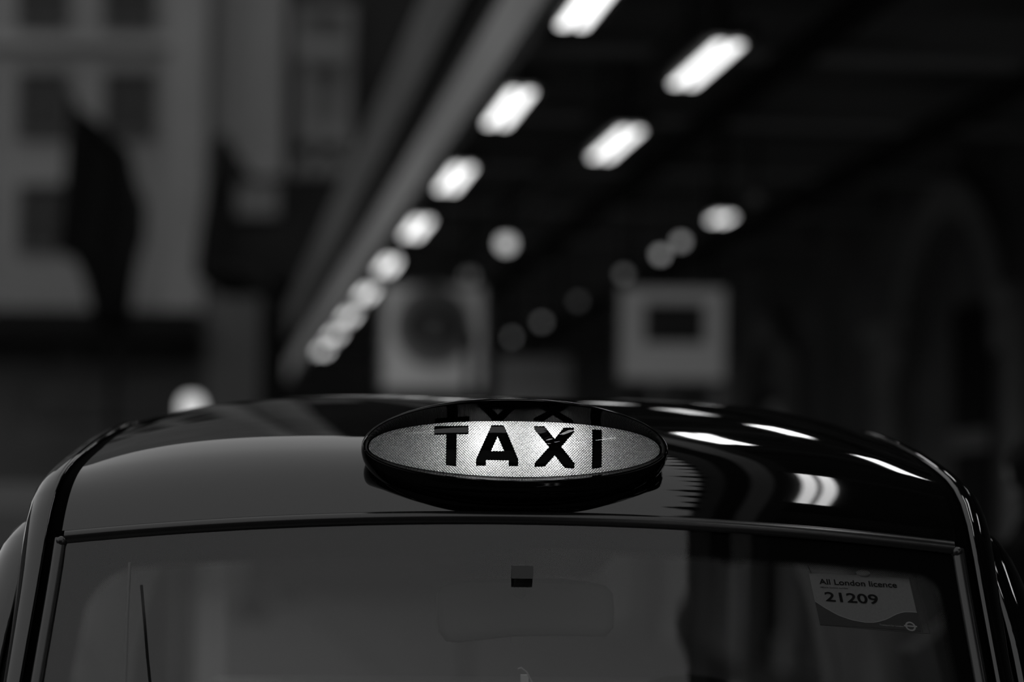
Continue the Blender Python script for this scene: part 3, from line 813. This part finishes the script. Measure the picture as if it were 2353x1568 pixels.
# bonnet, nose, scuttle, floor, rear
fix_normals(MB().loft([[Vector((x, y, z + b - .05 * (x / .5) ** 2)) for x in [-.5 + .1 * k for k in range(11)]] for y, z, b in ((-.34, 1.08, 0), (-.7, 1.04, 0), (-1.2, .98, 0), (-1.55, .90, 0), (-1.74, .74, 0), (-1.78, .55, 0))], closed=False).build('bonnet', M['paint'], taxi, smooth=True))
fix_normals(MB().box((-.36, -1.81, .52), (.36, -1.75, .80)).build('radiator_grille', M['chrome'], taxi))
fix_normals(MB().loft([[Vector((x, -1.86 + .12 * (x / .85) ** 4, z)) for x in [-.85 + .17 * k for k in range(11)]] for z in (.32, .36, .48, .52)], closed=False).build('bumper', M['channel'], taxi, smooth=True))
MB().box((-.78, -1.6, .28), (.78, 2.3, .34)).build('floor_pan', M['channel'], taxi)
MB().box((-.74, -.36, 1.02), (.74, .12, 1.08)).build('dashboard', M['trim_dark'], taxi)
fix_normals(MB().loft([[Vector((x, 2.34 + .1 * (1 - (x / .7) ** 2) + yy, z)) for x in [-.66 + .132 * k for k in range(11)]] for z, yy in ((1.1, .08), (.9, .16), (.5, .18), (.34, .12))], closed=False).build('boot_panel', M['paint'], taxi, smooth=True))

fix_normals(MB().loft([[Vector((x, 2.34 + .1 * (1 - (x / .7) ** 2) + yy, z)) for x in [-.6 + .12 * k for k in range(11)]] for z, yy in ((1.70, -.1), (1.55, -.02), (1.1, .08))], closed=False).build('rear_window', M['side_glass'], taxi, smooth=True))
# interior: seats, partition, mirror
def seat(x, y):
    r_ = MB()
    r_.ellipsoid((x, y + .08, .92), .24, .10, .32, 16, 10)
    r_.box((x - .23, y - .42, .55), (x + .23, y + .02, .68))
    r_.ellipsoid((x, y + .10, 1.28), .13, .06, .08, 14, 8)
    fix_normals(r_.build('front_seat', M['seat'], taxi, smooth=True))
seat(.33, .62)
MB().box((-.66, .98, .4), (.66, 1.0, 1.12)).build('partition', M['trim_dark'], taxi)
MB().box((-.6, 1.95, .45), (.6, 2.15, 1.25)).build('rear_bench', M['seat'], taxi)
# mirror: rounded box seen from behind, stalk and foot on the glass
def px_local(px, py, yl):
    """taxi-local point of a pixel at local depth yl"""
    d = ray(px, py); Mi = (Matrix.Translation(taxi.location) @ Matrix.Rotation(R(TAXI_YAW), 4, 'Z')).inverted()
    o_ = Mi @ CO; dd = Mi.to_3x3() @ d
    return o_ + dd * ((yl - o_.y) / dd.y)
ym = 0.035
outl = [(1003, 1420), (1003, 1370), (1010, 1350), (1030, 1340), (1100, 1331), (1200, 1328), (1300, 1331), (1370, 1341), (1395, 1348), (1410, 1365), (1414, 1400), (1412, 1445), (1395, 1466), (1300, 1464), (1190, 1464), (1120, 1472), (1050, 1480), (1025, 1476), (1008, 1455)]
op = [px_local(x, y, ym) for x, y in outl]
cen = sum(op, Vector()) / len(op)
rg = []
for sc2, dy in ((1.0, .03), (1.0, .018), (.97, .006), (.90, .0), (.6, -.006), (.02, -.008)):
    rg.append([cen + (p - cen) * sc2 + Vector((0, dy, 0)) for p in op])
fix_normals(MB().loft(rg, True, True).build('rear_view_mirror', M['mirror_shell'], taxi, smooth=True, angle=50))
pa, pb2 = px_local(1176, 1300, -.045), px_local(1224, 1330, -.045)
MB().box((pa.x, -.058, pb2.z), (pb2.x, -.036, pa.z)).build('mirror_foot', M['trim_dark'], taxi)
MB().tube([((pa.x + pb2.x) / 2, -.045, pb2.z + .01), ((pa.x + pb2.x) / 2, 0.0, pb2.z - .01), ((pa.x + pb2.x) / 2, ym + .02, pb2.z - .03)], .010, 10).build('mirror_stalk', M['trim_dark'], taxi, smooth=True)
pa = px_local(1175, 1464, ym); pb2 = px_local(1203, 1480, ym)
MB().box((pa.x, ym, pb2.z), (pb2.x, ym + .02, pa.z)).build('mirror_lever', M['trim_dark'], taxi)
# pale cable down the inside of the left glass edge and small clip at the bottom
pts = [px_local(298, 1295, -.03), px_local(292, 1420, -.10), px_local(286, 1600, -.2)]
MB().tube(pts, .0022, 8).build('aerial_wire', M['mirror_shell'], taxi, smooth=True)
pts = [px_local(1190, 1538, -.10), px_local(1197, 1535, -.10), px_local(1210, 1545, -.10), px_local(1222, 1568, -.10), px_local(1232, 1600, -.10)]
MB().tube(pts, .0012, 6).build('phone_clip', M['card_line'], taxi, smooth=True)
q1, q2 = px_local(1197, 1552, -.10), px_local(1214, 1620, -.10)
MB().box((q1.x, -.10, q2.z), (q2.x, -.085, q1.z)).build('phone_holder', M['headlining'], taxi)

# ------------------------------------------------------------------ roof sign
SX, SY, SZ = 0.002, -0.028, Z0 + 0.0955
BOWS = 1.05
def sgn(v): return 1 if v >= 0 else -1
def loop(a, bt, bb, y, nt=2.0, nb=2.0, n=96, z0=0.0, ybot=None):
    pts = []
    for k in range(n):
        th = 2 * math.pi * k / n
        c, s = math.cos(th), math.sin(th)
        e = nt if s >= 0 else nb
        x = a * 1.014 * sgn(c) * abs(c) ** (2 / e); z = (bt if s >= 0 else bb) * sgn(s) * abs(s) ** (2 / e)
        yy = y if (ybot is None) else lerp(y, ybot, 0.5 - 0.5 * s)
        pts.append(Vector((SX + x, SY + yy + BOWS * x * x, SZ + z + z0)))
    return pts
LA, LBT, LBB, LY = .2065, .0385, .0405, .030
loops = [loop(LA, LBT, LBB, LY, 2.35, 1.9),
         loop(.2085, .0405, .0425, LY - .002, 2.35, 1.9),
         loop(.2100, .0630, .0450, -.006, 2.1, 1.95, ybot=.010),
         loop(.2112, .0648, .0462, -.0085, 2.08, 2.0, ybot=.006),
         loop(.2128, .0668, .0478, -.0085, 2.05, 2.05, ybot=.004),
         loop(.2142, .0685, .0500, -.004, 2.0, 2.1, ybot=.004),
         loop(.2155, .0698, .0535, .004, 2.0, 2.2, ybot=.003),
         loop(.2165, .0710, .0590, .014, 2.0, 2.3, ybot=.003),
         loop(.2170, .0720, .0655, .026, 2.0, 2.4, ybot=.005),
         loop(.2168, .0728, .0720, .038, 2.0, 2.5, ybot=.010),
         loop(.2155, .0734, .0780, .050, 2.0, 2.55, ybot=.018),
         loop(.2130, .0737, .0820, .062, 2.0, 2.6, ybot=.027),
         loop(.2080, .0735, .0838, .080, 2.0, 2.6, ybot=.038),
         loop(.1950, .0715, .0830, .104, 2.0, 2.5, ybot=.06),
         loop(.1700, .0660, .0780, .130, 2.0, 2.3, ybot=.09),
         loop(.1250, .0540, .0650, .154, 2.0, 2.0),
         loop(.0600, .0300, .0400, .168, 2.0, 2.0),
         loop(.0020, .0010, .0020, .172, 2.0, 2.0)]
hb = MB().loft(loops, True)
sign = fix_normals(hb.build('taxi_sign', M['housing'], taxi, smooth=True, angle=48))
sign['label'] = 'oval black roof sign housing with lit lens'
# pedestal between sign and roof, with a thin seam
half = []
for a_, zz, y0_ in ((.192, -.052, .030), (.182, -.062, .028), (.170, -.071, .027), (.158, -.079, .027), (.148, -.085, .028), (.140, -.091, .030), (.138, -.098, .034)):
    half.append([Vector((SX + a_ * math.cos(math.pi * k / 40), SY + y0_ + .05 * (1 - math.sin(math.pi * k / 40)) ** 1.6, SZ + zz)) for k in range(41)])
pd = fix_normals(MB().loft(half, closed=False).build('sign_pedestal', M['housing'], sign, smooth=True))
# lens surface
def lens_y(x, z, off=0.0):
    r2 = min(1.0, (x / LA) ** 2 * .85 + (z / .0400) ** 2)
    return SY + LY + BOWS * x * x - 0.010 * (1 - r2) + off
def inside(x, z, m=1.0):
    b = LBT if z >= 0 else LBB; e = 2.35 if z >= 0 else 1.9
    return (abs(x) / (LA * m)) ** e + (abs(z) / (b * m)) ** e
def lens_disc(name, material, off, n=96, rr=14):
    rings = []
    base = loop(LA * 1.004, LBT * 1.01, LBB * 1.01, 0, 2.35, 1.9, n)
    for k in range(rr + 1):
        f = 1 - k / rr * .995
        rings.append([Vector((SX + (p.x - SX) * f, lens_y((p.x - SX) * f, (p.z - SZ) * f, off), SZ + (p.z - SZ) * f)) for p in base])
    return fix_normals(MB().loft(rings, True).build(name, material, sign, smooth=True))
lens_disc('lens_cover', M['cover'], 0.0)
# pyramids of the prismatic lens
pit = 0.00385; verts, faces = [], []
dd = 0.0024; off0 = 0.0058
nx, nz = int(LA / pit) + 2, int(.045 / pit) + 2
gid = {}
def gv(i, j):
    if (i, j) not in gid:
        x, z = (i + j) * pit * .5, (i - j) * pit * .5
        gid[(i, j)] = len(verts); verts.append((SX + x, lens_y(x, z, off0), SZ + z))
    return gid[(i, j)]
K = int(LA / pit) * 2 + 8
for i in range(-K, K):
    for j in range(-K, K):
        xc, zc_ = (i + j + 1) * pit * .5, (i - j) * pit * .5
        if inside(xc, zc_, 1.03) > 1: continue
        c = len(verts); verts.append((SX + xc, lens_y(xc, zc_, off0 - dd), SZ + zc_))
        a, b, c2, d2 = gv(i, j), gv(i + 1, j), gv(i + 1, j + 1), gv(i, j + 1)
        faces += [(a, b, c), (b, c2, c), (c2, d2, c), (d2, a, c)]
mesh_obj('prism_lens', verts, faces, M['prism'], sign, smooth=False)
# white reflector bowl and two bulbs behind the lens
rf = [loop(.2055, .038, .040, LY + .010, 2.35, 1.9), loop(.200, .040, .042, LY + .03, 2.2, 2.0), loop(.18, .042, .044, LY + .055), loop(.12, .03, .03, LY + .075), loop(.002, .001, .001, LY + .080)]
for l in rf:
    for p in l: p.y -= BOWS * (p.x - SX) ** 2 * .0
MB().loft(rf, True).build('reflector', M['white_inner'], sign, smooth=True)
for bx in (-.040, .052):
    MB().ellipsoid((SX + bx, SY + LY + .032, SZ + .006), .009, .009, .012, 16, 10).build('bulb', M['bulb'], sign, smooth=True)
# letters: straight-edged outlines in lens millimetres, tiny teeth where the prisms cut the edge
def toothed(pts):
    out_ = []
    for (x0_, z0_), (x1_, z1_) in zip(pts, pts[1:] + pts[:1]):
        L = math.hypot(x1_ - x0_, z1_ - z0_); n = max(1, int(L / 0.00193))
        nx_, nz_ = (z1_ - z0_) / L, -(x1_ - x0_) / L
        for k in range(n):
            t = k / n; q = 0.00042 * (1 if k % 2 else -1) if k else 0
            out_.append((lerp(x0_, x1_, t) + nx_ * q, lerp(z0_, z1_, t) + nz_ * q))
    return out_
def lp(px, py): return ((px - 1183) * .000617, (1030 - py) * .000617)
def letter(outer, hole=None):
    pts = toothed([lp(*p) for p in outer])
    bm = bmesh.new()
    def ring_(ps):
        vv = [bm.verts.new((x, 0, z)) for x, z in ps]
        return [bm.edges.new((vv[k], vv[(k + 1) % len(vv)])) for k in range(len(vv))]
    es = ring_(pts)
    if hole: es += ring_(toothed([lp(*p) for p in hole]))
    bmesh.ops.triangle_fill(bm, edges=es, use_beauty=True)
    bmesh.ops.subdivide_edges(bm, edges=[e for e in bm.edges if e.calc_length() > .008], cuts=2)
    bmesh.ops.triangulate(bm, faces=bm.faces)
    ge = bmesh.ops.extrude_face_region(bm, geom=bm.faces[:])
    ex = set(v for v in ge['geom'] if isinstance(v, bmesh.types.BMVert))
    for v in bm.verts:
        v.co = Vector((SX + v.co.x, lens_y(v.co.x, v.co.z, 0.0030 if v in ex else 0.0024), SZ + v.co.z))
    bmesh.ops.recalc_face_normals(bm, faces=bm.faces)
    me = bpy.data.meshes.new('letter'); bm.to_mesh(me); bm.free(); me.materials.append(M['letter'])
    o = link_existing('letter', me, sign); o['label'] = 'black capital letter on the lens'
letter([(995, 980), (1074, 979), (1074, 999), (1047, 999), (1047, 1073), (1023, 1070), (1023, 1000), (995, 1001)])
letter([(1127, 977), (1155, 977), (1189, 1056), (1189, 1071), (1167, 1071), (1167, 1058), (1115, 1058), (1115, 1071), (1092, 1071), (1092, 1056)], [(1141, 1003), (1126, 1037), (1156, 1037)])
letter([(1224, 978), (1249, 978), (1272, 1007), (1294, 980), (1318, 980), (1317, 991), (1288, 1025), (1320, 1063), (1318, 1075), (1296, 1073), (1273, 1045), (1250, 1071), (1226, 1072), (1226, 1064), (1259, 1026), (1225, 986)])
letter([(1360, 983), (1383, 984), (1383, 1071), (1360, 1074)])

# ------------------------------------------------------------------ licence card in the windscreen
lc = empty('licence_card'); tag(lc, 'small printed licence card in a clear sleeve inside the windscreen, right side', 'card')
def ws_hit(px, py, off):
    """world point on the windscreen surface (moved inside by off) under a pixel"""
    best = None
    Mw = Matrix.Translation(taxi.location) @ Matrix.Rotation(R(TAXI_YAW), 4, 'Z'); Mi = Mw.inverted()
    o_ = Mi @ CO; d = (Mi.to_3x3() @ ray(px, py)).normalized()
    u, s = .6, .2
    for _ in range(40):
        p = ws_pt(u, s, off); v = p - o_; t = v.dot(d); e = o_ + d * t - p
        pu = (ws_pt(u + 1e-3, s, off) - p) / 1e-3; ps = (ws_pt(u, s + 1e-3, off) - p) / 1e-3
        # least squares step in the plane perpendicular to d
        A = [[0, 0], [0, 0]]; B = [0, 0]
        pu2, ps2 = pu - d * pu.dot(d), ps - d * ps.dot(d)
        a11, a12, a22 = pu2.dot(pu2), pu2.dot(ps2), ps2.dot(ps2); b1, b2 = pu2.dot(e), ps2.dot(e)
        det = a11 * a22 - a12 * a12
        u += (b1 * a22 - b2 * a12) / det; s += (a11 * b2 - a12 * b1) / det
    return u, s
cor = [ws_hit(x, y, -.008) for x, y in ((1859, 1318), (2106, 1328), (2136, 1456), (1884, 1436))]   # tl tr br bl
Mw = Matrix.Translation(taxi.location) @ Matrix.Rotation(R(TAXI_YAW), 4, 'Z')
tl, tr_, br_, bl = [Mw @ ws_pt(u, s, -.008) for u, s in cor]
lc.location = bl
def card(a, b, lift=0.0):
    """a 0..1 left-right, b 0..1 bottom-top on the card -> local point"""
    p = lerp(lerp(bl, br_, a), lerp(tl, tr_, a), b)
    n = (br_ - bl).cross(tl - bl).normalized()
    if n.y > 0: n = -n
    return p + n * lift - bl
wave = [(k / 24, interp([(0, .44), (.08, .33), (.2, .20), (.32, .13), (.45, .10), (.56, .115), (.68, .19), (.78, .29), (.86, .345), (.93, .355), (1, .355)], k / 24 * 1.0)) for k in range(25)]
AM = .925
cb = MB(); cb.prism([card(0, 0), card(AM, 0.02), card(AM, 1), card(0, 1)], card(0, 0, -.0006) - card(0, 0)); cb.build('card_sheet', M['card_pale'], lc)
fix_normals(MB().prism([card(0, 0, .0003), card(AM, .02, .0003)] + [card(a * AM, b, .0003) for a, b in reversed(wave)], card(0, 0, .0003) - card(0, 0)).build('dark_wave_band', M['card_dark'], lc))
fix_normals(MB().prism([card(a * AM, b, .0007) for a, b in wave] + [card(a * AM, b + .012, .0007) for a, b in reversed(wave)], card(0, 0, .0001)).build('wave_line', M['card_line'], lc))
def card_text(body, a0, b0, hgt, material, name, width=None, bold=False, dxb=0.0):
    me = text_mesh(body, 1.0, bold)
    xs = [v.co.x for v in me.vertices]; ys = [v.co.y for v in me.vertices]
    sx = (width / (max(xs) - min(xs))) if width else None
    for v in me.vertices:
        v.co = card(a0 + (v.co.x - min(xs)) * (sx or hgt), b0 + v.co.y * hgt, .0006)
    me.materials.clear(); me.materials.append(material)
    return link_existing(name, me, lc)
card_text('All London licence', .075, .795, .145, M['card_ink'], 'licence_title', .72, True)
card_text('vehicle licence number', .075, .72, .05, M['card_ink'], 'licence_small_print', .26)
card_text('21209', .10, .47, .25, M['card_ink'], 'licence_number', .49, True)
card_text('MAYOR OF LONDON', .075, .06, .045, M['card_line'], 'licence_footer', .22)
card_text('Transport for London', .55, .07, .045, M['card_line'], 'licence_footer', .22)
# roundel
rm = MB(); n = 28
rp = lambda r, k: card(.835 + r * .048 * math.cos(2 * math.pi * k / n), .095 + r * .085 * math.sin(2 * math.pi * k / n), .0007)
rm.add([rp(1, k) for k in range(n)] + [rp(.68, k) for k in range(n)], [(k, (k + 1) % n, n + (k + 1) % n, n + k) for k in range(n)])
rm.add([card(.775, .085, .0009), card(.895, .085, .0009), card(.895, .112, .0009), card(.775, .112, .0009)], [(0, 1, 2, 3)])
rm.build('roundel_emblem', M['card_line'], lc)
# clear sleeve
sv = MB(); sv.add([card(-.0, -.02, .0012), card(1.02, -.02, .0012), card(1.0, 1.03, .0012), card(.0, 1.16, .0012)], [(0, 1, 2, 3)]); sv.build('clear_sleeve', M['plastic_sleeve'], lc)
for a, b in (((AM + .01, 0), (AM + .01, 1.0)), ((1.0, -.01), (.995, 1.02)), ((0.0, -.015), (1.0, -.015)), ((.0, 1.15), (.02, 1.0))):
    MB().tube([card(*a, .0012), card(*b, .0012)], .0005, 6).build('sleeve_edge', M['card_dark'], lc)
MB().ellipsoid(card(.50, 1.035, .0), .011, .004, .006, 16, 8).build('suction_cup', M['card_line'], lc, smooth=True)
